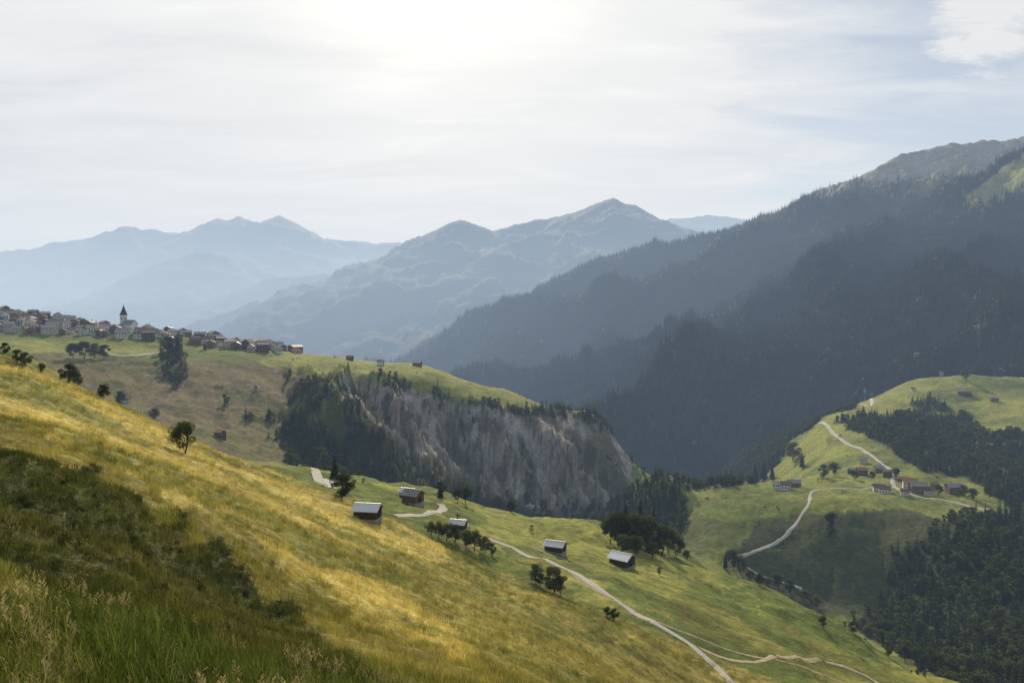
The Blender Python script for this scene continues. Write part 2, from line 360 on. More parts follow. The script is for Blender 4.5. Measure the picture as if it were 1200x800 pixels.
# ------------------------------------------------------------ mesh helpers
class MB:
    def __init__(s): s.v=[];s.f=[];s.m=[]
    def poly(s,pts,m=0):
        b=len(s.v);s.v+=[tuple(p) for p in pts];s.f.append(tuple(range(b,b+len(pts))));s.m.append(m)
    def box(s,x0,x1,y0,y1,z0,z1,m=0):
        b=len(s.v);s.v+=[(x0,y0,z0),(x1,y0,z0),(x1,y1,z0),(x0,y1,z0),(x0,y0,z1),(x1,y0,z1),(x1,y1,z1),(x0,y1,z1)]
        for q in ((0,3,2,1),(4,5,6,7),(0,1,5,4),(1,2,6,5),(2,3,7,6),(3,0,4,7)): s.f.append(tuple(b+i for i in q));s.m.append(m)
    def hull8(s,a,m=0):
        b=len(s.v);s.v+=[tuple(p) for p in a]
        for q in ((0,3,2,1),(4,5,6,7),(0,1,5,4),(1,2,6,5),(2,3,7,6),(3,0,4,7)): s.f.append(tuple(b+i for i in q));s.m.append(m)
    def tube(s,a,b,r0,r1,k=6,m=0):
        a=Vector(a);b=Vector(b);d=(b-a).normalized();p=d.orthogonal().normalized();q=d.cross(p);o=len(s.v)
        for c,r in ((a,r0),(b,r1)):
            for i in range(k):
                t=2*math.pi*i/k;s.v.append(tuple(c+p*math.cos(t)*r+q*math.sin(t)*r))
        for i in range(k):
            j=(i+1)%k;s.f.append((o+i,o+j,o+k+j,o+k+i));s.m.append(m)
    def mesh(s,name,mats):
        me=bpy.data.meshes.new(name);me.from_pydata(s.v,[],s.f)
        for m in mats: me.materials.append(m)
        me.polygons.foreach_set('material_index',s.m);me.update();return me

def tree_mesh(name,h,cr,nleaf,ls,seed,leafm,low=0.25,ncl=13):
    R=random.Random(seed);mb=MB()
    p=Vector((0,0,-0.6));segs=5;pts=[p.copy()]
    for i in range(segs):
        p=p+Vector((R.uniform(-.04,.04)*h,R.uniform(-.04,.04)*h,(h*.75+.6)/segs));pts.append(p.copy())
    r=h*0.028
    for i in range(segs): mb.tube(pts[i],pts[i+1],r*(1-i/segs*.8),r*(1-(i+1)/segs*.8),6,0)
    cl=[]
    for i in range(ncl):
        t=low+(1-low)*R.random()**.8;z=h*t
        prof=math.sin(min(1,max(.12,(t-low*0.7)/(1-low*0.7)))*math.pi*.86+.25)
        a=R.random()*6.283;rr=cr*max(.15,prof)*R.uniform(.35,.85)
        c=Vector((math.cos(a)*rr,math.sin(a)*rr,min(z,h*.9)));cl.append((c,cr*R.uniform(.24,.46)))
        k=min(segs,max(1,int(t*segs*.8)));mb.tube(pts[k],c,r*.35,r*.08,4,0)
    cl.append((Vector((0,0,h*.86)),cr*.4))
    for i in range(nleaf):
        c,rad=cl[R.randrange(len(cl))]
        d=Vector((R.gauss(0,1),R.gauss(0,1),R.gauss(0,1))).normalized()
        q=c+Vector((d.x*rad,d.y*rad,d.z*rad*.8))*R.uniform(.55,1.15)
        nrm=(d+Vector((R.gauss(0,.6),R.gauss(0,.6),R.gauss(0,.6)))).normalized()
        t1=nrm.orthogonal().normalized();t2=nrm.cross(t1);s=ls*R.uniform(.6,1.3)
        mb.poly([q-t1*s,q-t2*s*.6,q+t1*s,q+t2*s*.6],1)
    return mb.mesh(name,[M_bark,leafm])
def conifer_mesh(name,h,r,tiers,nb,seed,double=True):
    R=random.Random(seed);mb=MB()
    mb.tube((0,0,-1),(0,0,h*.5),h*.018,h*.010,5,0);mb.tube((0,0,h*.5),(0,0,h),h*.010,h*.001,5,0)
    for i in range(tiers):
        t=(i+.3)/tiers;z=h*(.10+.88*t);rad=r*(1-t)**.85+0.05*r
        for j in range(nb):
            if R.random()<.08: continue
            a=2*math.pi*(j+R.uniform(-.35,.35)+.5*(i%2))/nb;L=rad*R.uniform(.7,1.2);w=L*0.42+.1*r*.5
            d=Vector((math.cos(a),math.sin(a),0));s=Vector((-math.sin(a),math.cos(a),0))
            b=Vector((0,0,z+h*.03));tip=d*L+Vector((0,0,z-L*.35));mid=d*L*.55+Vector((0,0,z-L*.05))
            mb.poly([b,mid-s*w*.5+Vector((0,0,-w*.35)),tip,mid],1);mb.poly([b,mid,tip,mid+s*w*.5+Vector((0,0,-w*.35))],1)
    mb.poly([(0.12*r,0,h*.9),(-.12*r,.0,h*.9),(0,0,h*1.03)],1);mb.poly([(0,.12*r,h*.9),(0,-.12*r,h*.9),(0,0,h*1.03)],1)
    return mb.mesh(name,[M_bark,M_con])
def grass_mesh(name,nb,rad,h,w,seed,mat,lean=.35,heads=False):
    R=random.Random(seed);mb=MB()
    for i in range(nb):
        a=R.random()*6.283;rr=rad*math.sqrt(R.random());x=math.cos(a)*rr;y=math.sin(a)*rr
        hh=h*R.uniform(.5,1.15);b=R.random()*6.283;lx=math.cos(b)*lean*hh*R.uniform(.2,1);ly=math.sin(b)*lean*hh*R.uniform(.2,1)
        s=Vector((-math.sin(b+R.uniform(-1,1)),math.cos(b),0))*w
        p0=Vector((x,y,-.05));p1=p0+Vector((lx*.35,ly*.35,hh*.55));p2=p0+Vector((lx,ly,hh))
        mb.poly([p0-s,p0+s,p1+s*.75,p1-s*.75]);mb.poly([p1-s*.75,p1+s*.75,p2+s*.2,p2-s*.2])
        if heads:
            for k in range(9):
                q=p2+Vector((R.uniform(-.012,.012)*k*.5,R.uniform(-.012,.012)*k*.5,-k*.022));e=Vector((R.uniform(-.035,.035),R.uniform(-.035,.035),.035))
                mb.poly([q,q+e+Vector((.009,0,0)),q+e*1.7,q+e-Vector((.009,0,0))])
    return mb.mesh(name,[mat])

# ------------------------------------------------------------ instanced collections
def scatter(name,pts,rot,scl,idx,sources,tint=None):
    me=bpy.data.meshes.new(name);k=len(pts);me.vertices.add(k);me.vertices.foreach_set('co',pts.astype(np.float32).ravel())
    def A_(nm,t,arr,f): a=me.attributes.new(nm,t,'POINT');a.data.foreach_set(f,arr.ravel())
    A_('rot','FLOAT_VECTOR',rot.astype(np.float32),'vector');A_('scl','FLOAT',scl.astype(np.float32),'value');A_('idx','INT',idx.astype(np.int32),'value')
    if tint is not None: A_('tint','FLOAT_VECTOR',tint.astype(np.float32),'vector')
    ob=bpy.data.objects.new(name,me);scene.collection.objects.link(ob)
    col=bpy.data.collections.new(name+'_plants')
    for i,m in enumerate(sources):
        so=bpy.data.objects.new(f'{name}_plant_{i}',m);col.objects.link(so)
    ng=bpy.data.node_groups.new(name,'GeometryNodeTree')
    ng.interface.new_socket('Geometry',in_out='INPUT',socket_type='NodeSocketGeometry');ng.interface.new_socket('Geometry',in_out='OUTPUT',socket_type='NodeSocketGeometry')
    gi=ng.nodes.new('NodeGroupInput');go=ng.nodes.new('NodeGroupOutput');ip=ng.nodes.new('GeometryNodeInstanceOnPoints')
    ci=ng.nodes.new('GeometryNodeCollectionInfo');ci.inputs['Collection'].default_value=col;ci.inputs['Separate Children'].default_value=True;ci.inputs['Reset Children'].default_value=True
    def NA(nm,t): x=ng.nodes.new('GeometryNodeInputNamedAttribute');x.data_type=t;x.inputs['Name'].default_value=nm;return x.outputs['Attribute']
    e=ng.nodes.new('FunctionNodeEulerToRotation');L=ng.links.new
    L(NA('rot','FLOAT_VECTOR'),e.inputs[0]);L(gi.outputs[0],ip.inputs['Points']);L(ci.outputs[0],ip.inputs['Instance']);ip.inputs['Pick Instance'].default_value=True
    L(NA('idx','INT'),ip.inputs['Instance Index']);L(e.outputs[0],ip.inputs['Rotation']);L(NA('scl','FLOAT'),ip.inputs['Scale']);L(ip.outputs[0],go.inputs[0])
    md=ob.modifiers.new('instances','NODES');md.node_group=ng
    return ob
P3=np.stack([X,Y,Z],-1)
e1=P3[1:,:-1]-P3[:-1,:-1];e2=P3[:-1,1:]-P3[:-1,:-1]
AREA=np.linalg.norm(np.cross(e1,e2),axis=-1)
Uc=U[:-1,:-1];Yc=Y[:-1,:-1];Rc=RG[:-1,:-1]
inview=(Yc>2)&(Uc>-110)&(Uc<1310)
inview[:,NF-1:]=False
def sample(dens):
    lam=AREA*dens*inview
    k=rng.poisson(np.minimum(lam,60));i,j=np.nonzero(k);rep=k[i,j];i=np.repeat(i,rep);j=np.repeat(j,rep)
    a=rng.random(len(i))[:,None];b=rng.random(len(i))[:,None]
    p=P3[i,j]*(1-a)*(1-b)+P3[i+1,j]*a*(1-b)+P3[i,j+1]*(1-a)*b+P3[i+1,j+1]*a*b
    return p,i,j
def rots(k,tilt=.06): 
    r=rng.normal(0,tilt,(k,3));r[:,2]=rng.random(k)*6.283;return r
con=[conifer_mesh(f'conifer_{i}',1.0*18,3.1+.5*i,8,6,50+i) for i in range(3)]
con_hi=[conifer_mesh(f'conifer_hi_{i}',14,2.9+.4*i,20,11,60+i) for i in range(2)]
dec_lo=[tree_mesh(f'broadleaf_{i}',8,3.3,420,.42,70+i,M_dec,.15) for i in range(3)]
FC=forest[:-1,:-1];ISMc=ISM[:-1,:-1]
p,i,j=sample(np.where(ISMc,FC,0)/np.where(Rc<2600,62,np.where(Rc<3600,95,130)))
k=len(p);scatter('mountain_forest',p,rots(k,.03),rng.uniform(.6,1.6,k),rng.integers(0,3,k),con)
p,i,j=sample(np.where(~ISMc,FC,0)/26.0)
k=len(p);p[:,2]-=.3
isc=(fbm(p[:,0],p[:,1],60,3,400)+rng.normal(0,.25,k)>0.12)
sc=np.where(isc,rng.uniform(.35,.80,k),rng.uniform(.5,1.2,k))
scatter('valley_woodland',p,rots(k),sc,np.where(isc,rng.integers(3,6,k),rng.integers(0,3,k)),dec_lo+con)
Zc=Z[:-1,:-1]
p,i,j=sample(np.where((~ISMc)&(Rc>230)&(Rc<1300)&(FC<.1)&(n30[:-1,:-1]+.6*n6[:-1,:-1]>.70)&(Zc<400),1/60.,0)*np.where(Uc<780,.7,.6)*np.where(Uc<330,.15,1))
k=len(p);scatter('meadow_bushes',p,rots(k),rng.uniform(.10,.36,k),rng.integers(0,3,k),dec_lo)

# ------------------------------------------------------------ grass
nearc=near[:-1,:-1]
g1=[grass_mesh(f'grass_{i}',46,.32,.27,.006,80+i,M_grass,.6) for i in range(3)]
darkc=bank[:-1,:-1]
dens=np.where(Rc<12,30,np.where(Rc<25,15,np.where(Rc<50,5,np.where(Rc<90,1.8,np.where(Rc<180,.6,0)))))*nearc
p,i,j=sample(dens);k=len(p);rr=np.hypot(p[:,0],p[:,1])
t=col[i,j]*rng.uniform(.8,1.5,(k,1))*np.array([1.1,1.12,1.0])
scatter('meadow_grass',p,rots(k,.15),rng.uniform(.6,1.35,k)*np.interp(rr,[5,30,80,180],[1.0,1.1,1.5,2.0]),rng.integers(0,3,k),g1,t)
g2=[grass_mesh(f'seed_grass_{i}',8,.25,.60,.0035,90+i,M_straw,.5,True) for i in range(3)]
dens=np.where(Rc<9,4.5,np.where(Rc<20,3.,np.where(Rc<40,.9,0)))*nearc*(n6[:-1,:-1]>-.15)*np.where(darkc,.3,1)
p,i,j=sample(dens);k=len(p)
scatter('seed_head_grass',p,rots(k,.15),rng.uniform(.5,1.1,k),rng.integers(0,3,k),g2)
sh=[tree_mesh(f'scrub_{i}',.5,.55,170,.05,120+i,leafmat(f'scrub_leaf_{i}',(0.055,0.070,0.018),trans=.3,var=.6),.0) for i in range(2)]
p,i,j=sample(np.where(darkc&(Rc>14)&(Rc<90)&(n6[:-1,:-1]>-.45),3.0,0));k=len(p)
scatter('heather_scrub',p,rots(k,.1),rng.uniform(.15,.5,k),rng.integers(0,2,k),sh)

# ------------------------------------------------------------ placing things on the ground
bpy.context.view_layer.update()
def sight(u,v):
    ok,loc,nr,_=terrain.ray_cast(Vector((0,0,0)),Vector(((u-600)/F,1,(370-v)/F)).normalized())
    return loc.copy() if ok else None
def ground(x,y):
    ok,loc,nr,_=terrain.ray_cast(Vector((x,y,3000)),Vector((0,0,-1)));return loc.z if ok else 0
def cat(p0,p1,p2,p3,t):
    return 0.5*((2*p1)+(p2-p0)*t+(2*p0-5*p1+4*p2-p3)*t*t+(3*p1-p0-3*p2+p3)*t*t*t)
def road(name,sights,w,mat,lift=.12,step=2.5,maxd=3000,mind=0):
    P=[]
    for u,v in sights:
        q=sight(u,v)
        if q is not None and mind<q.y<maxd: P.append(Vector((q.x,q.y)))
    if len(P)<2: return
    E=[P[0]*2-P[1]]+P+[P[-1]*2-P[-2]];line=[]
    for a in range(1,len(E)-2):
        k=max(2,int((E[a+1]-E[a]).length/step))
        for s in range(k): line.append(cat(E[a-1],E[a],E[a+1],E[a+2],s/k))
    line.append(P[-1]);V_=[];F_=[];m=4
    for i,q in enumerate(line):
        d=(line[min(i+1,len(line)-1)]-line[max(i-1,0)])
        if d.length<1e-5:d=Vector((1,0))
        d.normalize();s=Vector((-d.y,d.x));ww=w*(1+.12*math.sin(i*.9)+.06*math.sin(i*2.3))
        for j in range(m+1):
            e=q+s*ww*(j/m-.5);z=ground(e.x,e.y)+lift*(1 if 0<j<m else .3);V_.append((e.x,e.y,z))
    for i in range(len(line)-1):
        for j in range(m):
            a=i*(m+1)+j;F_.append((a,a+1,a+m+2,a+m+1))
    me=bpy.data.meshes.new(name);me.from_pydata(V_,[],F_);me.materials.append(mat)
    me.polygons.foreach_set('use_smooth',[True]*len(F_))
    ob=bpy.data.objects.new(name,me);scene.collection.objects.link(ob)
road('gravel_road',[(572,631),(600,641),(640,655),(672,670),(700,688),(735,712),(770,731),(800,749),(828,771),(850,791),(866,812)],2.4,M_gravel,.2,mind=140)
road('gravel_road',[(462,604),(485,604),(505,600),(520,594),(512,591)],2.6,M_gravel,.2,mind=180)
road('gravel_road',[(352,545),(370,553),(384,562),(390,572)],3.0,M_gravel,.2,mind=180)
road('farm_track',[(660,664),(695,690),(730,708),(770,728),(805,742),(850,760),(900,772),(950,785),(1010,808)],1.2,M_dirt,.12,mind=140)
road('farm_track',[(805,752),(840,768),(880,775),(920,770),(960,772),(1000,785),(1040,805)],1.6,M_dirt,.12,mind=140)
road('farm_track',[(620,640),(660,655),(700,662)],1.0,M_dirt,.1,mind=180)
road('valley_road',[(960,495),(975,506),(990,518),(1012,528),(1030,540),(1045,553),(1048,570),(1070,580),(1110,587),(1145,595),(1175,602)],4.2,M_gravel,.5,4)
road('valley_road',[(1048,571),(1000,573),(955,575),(948,590),(938,606),(925,622),(905,638),(880,648),(862,653)],2.8,M_gravel,.5,4)
road('valley_road',[(862,653),(880,668),(920,683),(940,690)],2.2,M_gravel,.5,4,mind=400)
road('valley_road',[(1142,427),(1160,433),(1180,441),(1205,447)],5.0,M_gravel,.8,6)
road('valley_road',[(1003,461),(1014,466),(1022,474),(1010,474)],5.0,M_gravel,.8,6)
road('village_road',[(120,415),(150,417),(180,414),(200,409)],5,M_gravel,.5,4)

# ------------------------------------------------------------ buildings
def gable(w,l,h,rise,wall,roof,kind,base=3.0,st=2):
    parts=[]
    mb=MB();x=w/2;y=l/2
    if kind=='barn':
        b0=0.5
        s=MB();s.box(-x-.08,x+.08,-y-.08,y+.08,-base,b0);parts.append(('stone_base',s.mesh('stone_base',[M_stone])))
    else: b0=-base
    def pent(yy): return [(-x,yy,b0),(x,yy,b0),(x,yy,h),(0,yy,h+rise),(-x,yy,h)]
    mb.poly(pent(-y));mb.poly(pent(y)[::-1]);mb.poly([(x,-y,b0),(x,y,b0),(x,y,h),(x,-y,h)]);mb.poly([(-x,y,b0),(-x,-y,b0),(-x,-y,h),(-x,y,h)])
    if kind=='barn':
        z=b0+.3
        while z<h:
            for sy in(-1,1): mb.box(-x-.18,x+.18,min(sy*y,sy*(y+.07)),max(sy*y,sy*(y+.07)),z,z+.2)
            for sx in(-1,1): mb.box(min(sx*x,sx*(x+.07)),max(sx*x,sx*(x+.07)),-y-.16,y+.16,z+.02,z+.19)
            z+=.32
    parts.append(('walls',mb.mesh('walls',[wall])))
    rb=MB();ov=.7;sl=rise/x;th=.2;yy=y+.8
    for sx in(-1,1):
        xo=sx*(x+ov);zo=h-sl*ov
        a=[(0,-yy,h+rise+.01),(xo,-yy,zo+.01),(xo,yy,zo+.01),(0,yy,h+rise+.01)]
        b=[(p[0],p[1],p[2]+th) for p in a]
        if sx<0:a=a[::-1];b=b[::-1]
        rb.hull8(a+b)
        if roof is M_metal:
            t=-yy+.3
            while t<yy: 
                c=[(sx*.02,t,h+rise+th+.01),(xo,t,zo+th+.01),(xo,t+.06,zo+th+.01),(sx*.02,t+.06,h+rise+th+.01)]
                rb.hull8(c+[(q[0],q[1],q[2]+.05) for q in c]);t+=.8
    rb.box(-.12,.12,-yy-.02,yy+.02,h+rise+th-.03,h+rise+th+.08)
    parts.append(('roof',rb.mesh('roof',[roof])))
    wb=MB();fb=MB();db=MB()
    if kind=='barn':
        db.box(-1.1,1.1,-y-.12,-y-.085,b0,b0+2.1);db.box(-.5,.5,-y-.12,-y-.085,h+.1,h+.8)
        db.box(x+.085,x+.12,-.9,.9,b0,b0+1.9);parts.append(('doors',db.mesh('doors',[M_dark])))
    else:
        for s in range(st):
            z0=.9+s*2.6
            if z0+1.2>h+.2: break
            for axis,half,other in (('y',x,y),('x',y,x)):
                k=max(2,int(half*2/2.6))
                for a in range(k):
                    c=-half+(a+.5)*2*half/k
                    if s==0 and axis=='y' and a==k//2: continue
                    for sg in(-1,1):
                        for B,hw,e in((fb,.62,.03),(wb,.48,.06)):
                            lo,hi=sorted((sg*other,sg*(other+e)))
                            if axis=='y': B.box(c-hw,c+hw,lo,hi,z0+(.5-hw)*.5,z0+1.2-(.5-hw)*.5)
                            else: B.box(lo,hi,c-hw,c+hw,z0+(.5-hw)*.5,z0+1.2-(.5-hw)*.5)
        db.box(-.55,.55,-y-.07,-y-.005,-.2,2.1)
        parts+= [('window_frames',fb.mesh('window_frames',[M_white if wall is not M_white else M_wood2])),('window_panes',wb.mesh('window_panes',[M_glass])),('door',db.mesh('door',[M_wood]))]
        cb=MB();cb.box(x*.4,x*.4+.7,y*.2,y*.2+.7,h+rise*.3,h+rise+.9);cb.box(x*.4-.08,x*.4+.78,y*.2-.08,y*.2+.78,h+rise+.9,h+rise+1.05);parts.append(('chimney',cb.mesh('chimney',[M_stone])))
        bb=MB()
        if w>8: 
            bb.box(-x*.85,x*.85,-y-1.1,-y-.01,2.55,2.7);bb.box(-x*.85,x*.85,-y-1.1,-y-1.03,3.4,3.5)
            q=-x*.85
            while q<x*.85: bb.box(q,q+.07,-y-1.09,-y-1.04,2.7,3.4);q+=.45
            parts.append(('balcony',bb.mesh('balcony',[M_wood])))
    return parts
def put(name,parts,loc,rz,sc=1.0):
    e=bpy.data.objects.new(name,None);e.empty_display_size=2;scene.collection.objects.link(e);e.location=loc;e.rotation_euler=(0,0,rz);e.scale=(sc,)*3
    for nm,m in parts:
        o=bpy.data.objects.new(nm,m);o.parent=e;scene.collection.objects.link(o)
    return e
barnA=gable(5.6,7.0,3.2,1.5,M_wood,M_metal,'barn');barnB=gable(5.2,6.0,3.4,1.5,M_wood2,M_rgrey,'barn')
barnC=gable(5.4,7.5,3.0,1.4,M_wood,M_metal,'barn')
def at(u,v,name,parts,rz,sc=1.0,dz=.3):
    q=sight(u,v)
    if q is None: return
    q.z+=dz;put(name,parts,q,math.radians(rz),sc);return q
for (u,v,P_,rz,px) in [(431,609,barnA,80,31),(484,590,barnB,60,26),(537,621,barnA,75,20),(651,647,barnC,65,23),(729,664,barnA,50,27),(478,583,barnA,70,18)]:
    q=sight(u,v);L_=8.2
    if q is None: continue
    s=px*q.y/F/L_;q.z+=.35*s;put('timber_barn',P_,q,math.radians(rz),s)
walls=[M_white,M_cream,M_wood2,M_wood,M_white];roofs=[M_rbrown,M_rgrey,M_rbrown,M_rred,M_rgrey,M_rgrey]
types=[]
for i in range(14):
    w=random.uniform(7.5,11);l=w*random.uniform(1.0,1.45);h=random.choice([4.8,5.6,6.4,7.4])
    types.append(gable(w,l,h,w*.24,walls[i%5],roofs[(i*5)%6],'house',4.0,3 if h>7 else 2))
placed=[]
tries=0
while len(placed)<135 and tries<5000:
    tries+=1
    u=random.uniform(-40,350) if random.random()<.85 else random.uniform(0,150)
    vt=np.interp(u,[-40,0,100,160,220,345],[356,365,379,384,393,405]);vb=np.interp(u,[-40,0,100,200,300,345],[392,390,393,402,412,414])
    q=sight(u,random.uniform(vt,vb))
    if q is None or q.y>1250 or q.y<700: continue
    if abs(u-152)<9: continue
    if min([(q-r).length for r in placed] or [99])<12.5: continue
    placed.append(q.copy());q.z+=.4
    put('chalet',random.choice(types),q,math.radians(random.choice([0,90])+random.gauss(28,12)),random.uniform(.8,1.2))
nave=gable(9,18,8,4.5,M_white,M_rgrey,'house',4,1)
nave=[p for p in nave if p[0] not in('balcony','chimney')]
q=sight(152,384)
if q is None or q.y>1300: q=sight(152,388)
tb=MB();tb.box(-2.9,2.9,9.1,14.9,-4,19);cl=MB()
for z in(13.5,):
    for sx in(-1,1):
        cl.box(-.8,.8,*( (14.9,14.96) if sx>0 else (9.04,9.1)),z,z+2.6);cl.box(*((2.9,2.96) if sx>0 else(-2.96,-2.9)),11.2,12.8,z,z+2.6)
sp=MB()
ring=lambda r,z:[(-r,12-r,z),(r,12-r,z),(r,12+r,z),(-r,12+r,z)]
prof=[(3.4,19.01),(3.4,19.3),(2.3,21.5),(1.9,23.5),(.9,27),(.08,31)]
sp.poly(ring(*prof[0])[::-1])
for (r0,z0),(r1,z1) in zip(prof[:-1],prof[1:]):
    a=ring(r0,z0);b=ring(r1,z1)
    for t in range(4): sp.poly([a[t],a[(t+1)%4],b[(t+1)%4],b[t]])
sp.box(-.05,.05,11.95,12.05,31,33);sp.box(-.5,.5,11.95,12.05,32.1,32.25)
put('village_church',nave+[('bell_tower',tb.mesh('bell_tower',[M_white])),('belfry_openings',cl.mesh('belfry_openings',[M_dark])),('spire',sp.mesh('spire',[M_dark]))],q+Vector((0,0,1)),math.radians(60),1.05)
for u,v,t,rz,s in [(921,573,0,70,1.1),(930,571,2,75,1.0),(912,573,5,60,.9),(1010,556,3,80,1.2),(1012,543,1,60,.9),(1030,553,7,80,.9),(1040,558,8,70,.9),(1030,576,4,75,1.1),(1036,577,10,75,.9),(1066,572,9,70,1.2),(1076,576,2,80,1.2),(1086,579,6,75,1.0),(1060,580,0,70,.8),(1118,578,7,85,1.3),(1134,463,3,70,1.2),(1127,462,2,60,.9),(1104,439,5,80,1.1),(1020,465,7,60,1.0),(1187,431,3,75,1.3),(998,555,13,60,.7),(1055,564,3,70,.7),(1095,572,12,70,.8),(410,422,3,75,1.0),(446,427,0,75,.9),(489,429,2,75,.9),(258,512,3,60,.9),(145,470,6,60,.9),(1075,417,2,70,.9),(1165,470,2,70,.9),(1070,458,0,70,.8)]:
    at(u,v,'farmhouse',types[t],rz,s*.85,.5)

# ------------------------------------------------------------ individual trees
dec=[tree_mesh(f'tree_{i}',6.0,2.7,3400,.16,140+i,M_dec,.22,17) for i in range(4)]
def tr(u,v,hpx,kind='d'):
    q=sight(u,v)
    if q is None: return
    h=hpx*q.y/F
    m=random.choice(dec) if kind=='d' else random.choice(con_hi);base=6.0 if kind=='d' else 14.0
    o=bpy.data.objects.new('deciduous_tree' if kind=='d' else 'conifer_tree',m);scene.collection.objects.link(o)
    o.location=q-Vector((0,0,.1));s=h/base;o.scale=(s*random.uniform(.9,1.2),s*random.uniform(.9,1.2),s);o.rotation_euler=(0,0,random.random()*6.28)
for u,v,h,k in [(216,531,38,'d'),(400,585,30,'d'),(392,560,28,'c'),(408,578,22,'d'),(372,548,24,'d'),(505,627,16,'d'),(514,629,18,'d'),(524,633,20,'d'),(534,636,22,'d'),(546,641,20,'d'),(556,644,22,'d'),(568,648,20,'d'),(576,650,14,'d'),(515,580,16,'d'),(545,590,20,'d'),(536,588,16,'d'),(585,596,14,'d'),(598,600,14,'d'),(627,682,22,'d'),(633,686,14,'d'),(650,694,30,'d'),(656,696,22,'d'),(712,722,12,'d'),(720,726,14,'d'),(516,583,16,'c'),
 (20,425,16,'d'),(30,430,18,'d'),(80,450,24,'d'),(92,453,16,'d'),(120,468,18,'d'),(140,474,16,'d'),(180,492,14,'d'),(5,415,14,'d'),(48,437,12,'d'),
 (716,636,30,'d'),(724,640,40,'d'),(733,638,50,'c'),(741,642,40,'d'),(750,640,56,'c'),(757,646,42,'d'),(766,644,50,'c'),(775,650,36,'d'),(784,648,30,'d'),(793,652,24,'d'),(746,652,24,'d'),(765,655,20,'d'),(730,648,22,'d'),(860,668,24,'d'),(868,672,20,'d'),(850,665,18,'c'),(912,690,18,'d'),(925,695,16,'d'),(805,656,12,'d'),(1000,742,14,'d'),(1040,768,18,'d'),(1060,775,18,'d'),(1075,780,22,'d'),(1090,785,26,'d'),(1100,789,24,'d'),(1115,794,26,'d'),(965,735,14,'d'),(880,680,12,'d'),(890,685,14,'d'),(900,688,12,'d'),(942,705,14,'d'),(955,712,14,'d'),
 (930,540,22,'d'),(940,548,20,'c'),(965,560,16,'d'),(978,558,16,'d'),(905,562,20,'c'),(895,562,22,'c'),(885,566,24,'c'),(975,620,20,'d'),(972,628,14,'d'),(1132,446,14,'d'),(1080,510,20,'d'),(1002,562,10,'d'),(1022,562,10,'d'),(1050,560,12,'d'),(1100,580,12,'d'),(1128,582,14,'d'),(1140,586,14,'d'),(85,420,18,'d'),(98,420,20,'d'),(110,420,18,'d'),(122,420,16,'d'),(200,412,22,'c'),(208,414,24,'c'),(196,412,18,'d'),(240,410,12,'c'),(270,395,12,'c')]:
    tr(u,v,h,k)

# ------------------------------------------------------------ haze (boxes that absorb and glow; emission stands in for scattered light)
def haze(name,x0,x1,y0,y1,z0,z1,sig,colr):
    m,nt,o=newmat(name)
    D=2*max(sig)
    ab=N(nt,'ShaderNodeVolumeAbsorption');ab.inputs['Density'].default_value=D;ab.inputs['Color'].default_value=(*[1-s/D for s in sig],1)
    em=N(nt,'ShaderNodeEmission');em.inputs['Strength'].default_value=D;em.inputs['Color'].default_value=(*[s/D*c for s,c in zip(sig,colr)],1)
    ad=N(nt,'ShaderNodeAddShader');nt.links.new(ab.outputs[0],ad.inputs[0]);nt.links.new(em.outputs[0],ad.inputs[1]);nt.links.new(ad.outputs[0],o.inputs['Volume'])
    mb=MB();mb.box(x0,x1,y0,y1,z0,z1);ob=bpy.data.objects.new(name,mb.mesh(name,[m]));scene.collection.objects.link(ob)
HC=(0.74,0.81,0.87)
haze('emissive_haze',-20000,20000,-3000,21000,-900,1900,(4.9e-5,6.0e-5,7.7e-5),HC)
haze('emissive_valley_haze',-19000,19000,1900,20900,-890,330,(2.0e-5,2.2e-5,2.4e-5),HC)
haze('emissive_valley_haze',-18000,18000,4500,20800,-880,620,(2.8e-5,3.3e-5,3.9e-5),HC)
haze('emissive_valley_haze',-17500,17500,5200,20700,-870,1000,(2.0e-5,2.4e-5,3.0e-5),HC)

# ------------------------------------------------------------ sky and sun
w=bpy.data.worlds.new('World');scene.world=w;w.use_nodes=True;nt=w.node_tree;nt.nodes.clear()
out=N(nt,'ShaderNodeOutputWorld')
sky=N(nt,'ShaderNodeTexSky',sky_type='NISHITA');sky.sun_disc=False
el=math.asin(SUN.z);az=math.atan2(SUN.x,SUN.y)
sky.sun_elevation=el;sky.sun_rotation=az;sky.dust_density=2.0;sky.altitude=1400
bg1=N(nt,'ShaderNodeBackground');bg1.inputs['Strength'].default_value=0.08;nt.links.new(sky.outputs[0],bg1.inputs[0])
tcg=N(nt,'ShaderNodeTexCoord').outputs['Generated']
def dotv(vec):
    dt=N(nt,'ShaderNodeVectorMath',operation='DOT_PRODUCT');nt.links.new(tcg,dt.inputs[0]);dt.inputs[1].default_value=vec;return dt.outputs['Value']
h01=mrange(nt,dotv(SUN),-1,1,0,1)
cr=N(nt,'ShaderNodeValToRGB');nt.links.new(h01,cr.inputs[0]);e=cr.color_ramp
stops=[(0,(.18,.21,.26)),(.5,(.28,.31,.36)),(.8,(.56,.59,.62)),(.9,(.75,.76,.77)),(.96,(.87,.87,.865)),(.985,(.97,.965,.94)),(1,(1.25,1.22,1.15))]
e.elements[0].position=0;e.elements[0].color=(*stops[0][1],1);e.elements[1].position=1;e.elements[1].color=(*stops[-1][1],1)
for p_,c_ in stops[1:-1]: x=e.elements.new(p_);x.color=(*c_,1)
sep=N(nt,'ShaderNodeSeparateXYZ');nt.links.new(tcg,sep.inputs[0])
zz=math_(nt,'ADD',math_(nt,'MAXIMUM',sep.outputs[2],0.0),0.12)
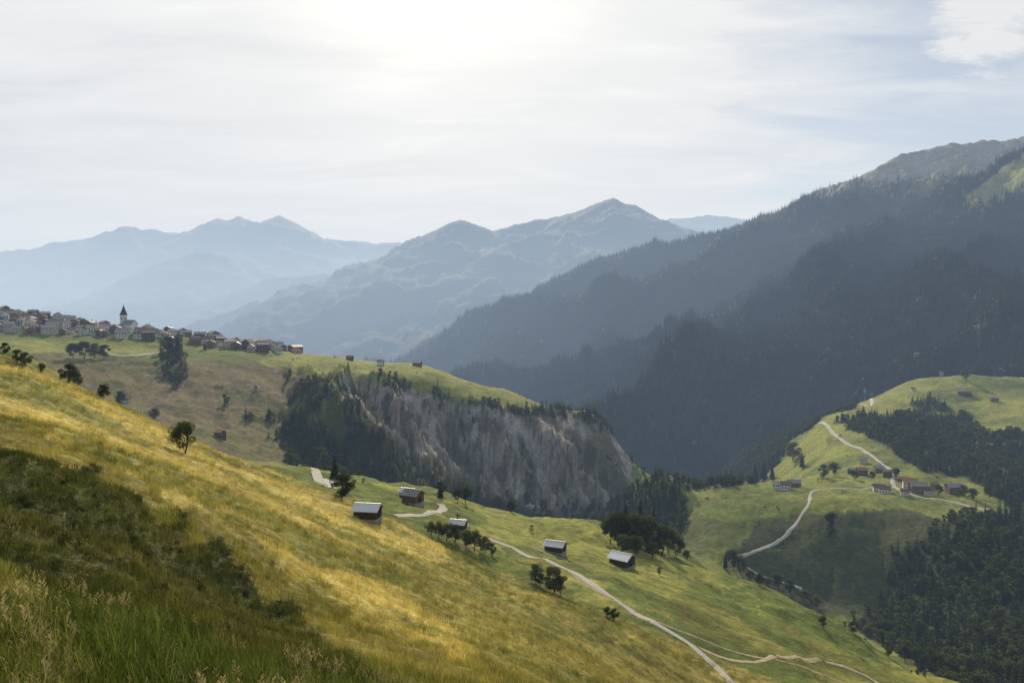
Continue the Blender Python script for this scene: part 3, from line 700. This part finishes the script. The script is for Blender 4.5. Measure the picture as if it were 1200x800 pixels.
cb=N(nt,'ShaderNodeCombineXYZ');nt.links.new(math_(nt,'DIVIDE',sep.outputs[0],zz),cb.inputs[0]);nt.links.new(math_(nt,'DIVIDE',sep.outputs[1],zz),cb.inputs[1])
def cnoise(scale,rot,sc,detail=8,dist=.5,loc=(0,0,0),rough=.55):
    mp=N(nt,'ShaderNodeMapping');mp.inputs['Scale'].default_value=sc;mp.inputs['Rotation'].default_value=(0,0,rot);mp.inputs['Location'].default_value=loc;nt.links.new(cb.outputs[0],mp.inputs[0])
    ns=N(nt,'ShaderNodeTexNoise');ns.inputs['Scale'].default_value=scale;ns.inputs['Detail'].default_value=detail;ns.inputs['Roughness'].default_value=rough;ns.inputs['Distortion'].default_value=dist
    nt.links.new(mp.outputs[0],ns.inputs['Vector']);return ns.outputs['Fac']
n1=cnoise(1.1,.35,(.45,1.2,1));n2_=cnoise(2.2,.25,(.6,1.4,1),8,.5,(3,1,0),.55)
gap=mrange(nt,dotv(Vector(((1080-600)/F,1,(370-105)/F)).normalized()),.968,1.0,0,.20)
nn=math_(nt,'ADD',math_(nt,'MULTIPLY',n1,.5),math_(nt,'MULTIPLY',n2_,.5))
nn=math_(nt,'SUBTRACT',nn,gap)
fac=mrange(nt,nn,.28,.47,.30,1.0)
shade=mrange(nt,n2_,.3,.7,.90,1.07)
bg2=N(nt,'ShaderNodeBackground');nt.links.new(vmul(nt,cr.outputs[0],shade),bg2.inputs[0])
mx=N(nt,'ShaderNodeMixShader');nt.links.new(fac,mx.inputs[0]);nt.links.new(bg1.outputs[0],mx.inputs[1]);nt.links.new(bg2.outputs[0],mx.inputs[2])
cu=mrange(nt,dotv(Vector(((1155-600)/F,1,(370-22)/F)).normalized()),.9970,1.0,-.20,.20)
cf=mrange(nt,math_(nt,'ADD',cu,cnoise(3.4,0,(1,1.6,1),10,.3,(1,4,0),.65)),.46,.62,0,.95)
bg3=N(nt,'ShaderNodeBackground');bg3.inputs[0].default_value=(.86,.85,.83,1)
mx2=N(nt,'ShaderNodeMixShader');nt.links.new(cf,mx2.inputs[0]);nt.links.new(mx.outputs[0],mx2.inputs[1]);nt.links.new(bg3.outputs[0],mx2.inputs[2])
nt.links.new(mx2.outputs[0],out.inputs['Surface'])
sl=bpy.data.lights.new('sun','SUN');sl.energy=5.0;sl.angle=math.radians(.5);sl.color=(1,.89,.69)
so=bpy.data.objects.new('sun',sl);scene.collection.objects.link(so);so.rotation_euler=SUN.to_track_quat('Z','Y').to_euler()

cam=bpy.data.cameras.new('camera');cam.sensor_width=36;cam.lens=36*F/1200;cam.shift_y=-0.025;cam.clip_start=.2;cam.clip_end=80000
cob=bpy.data.objects.new('camera',cam);scene.collection.objects.link(cob);cob.location=(0,0,0);cob.rotation_euler=(math.pi/2,0,0);scene.camera=cob
print('done',time.time()-T0)
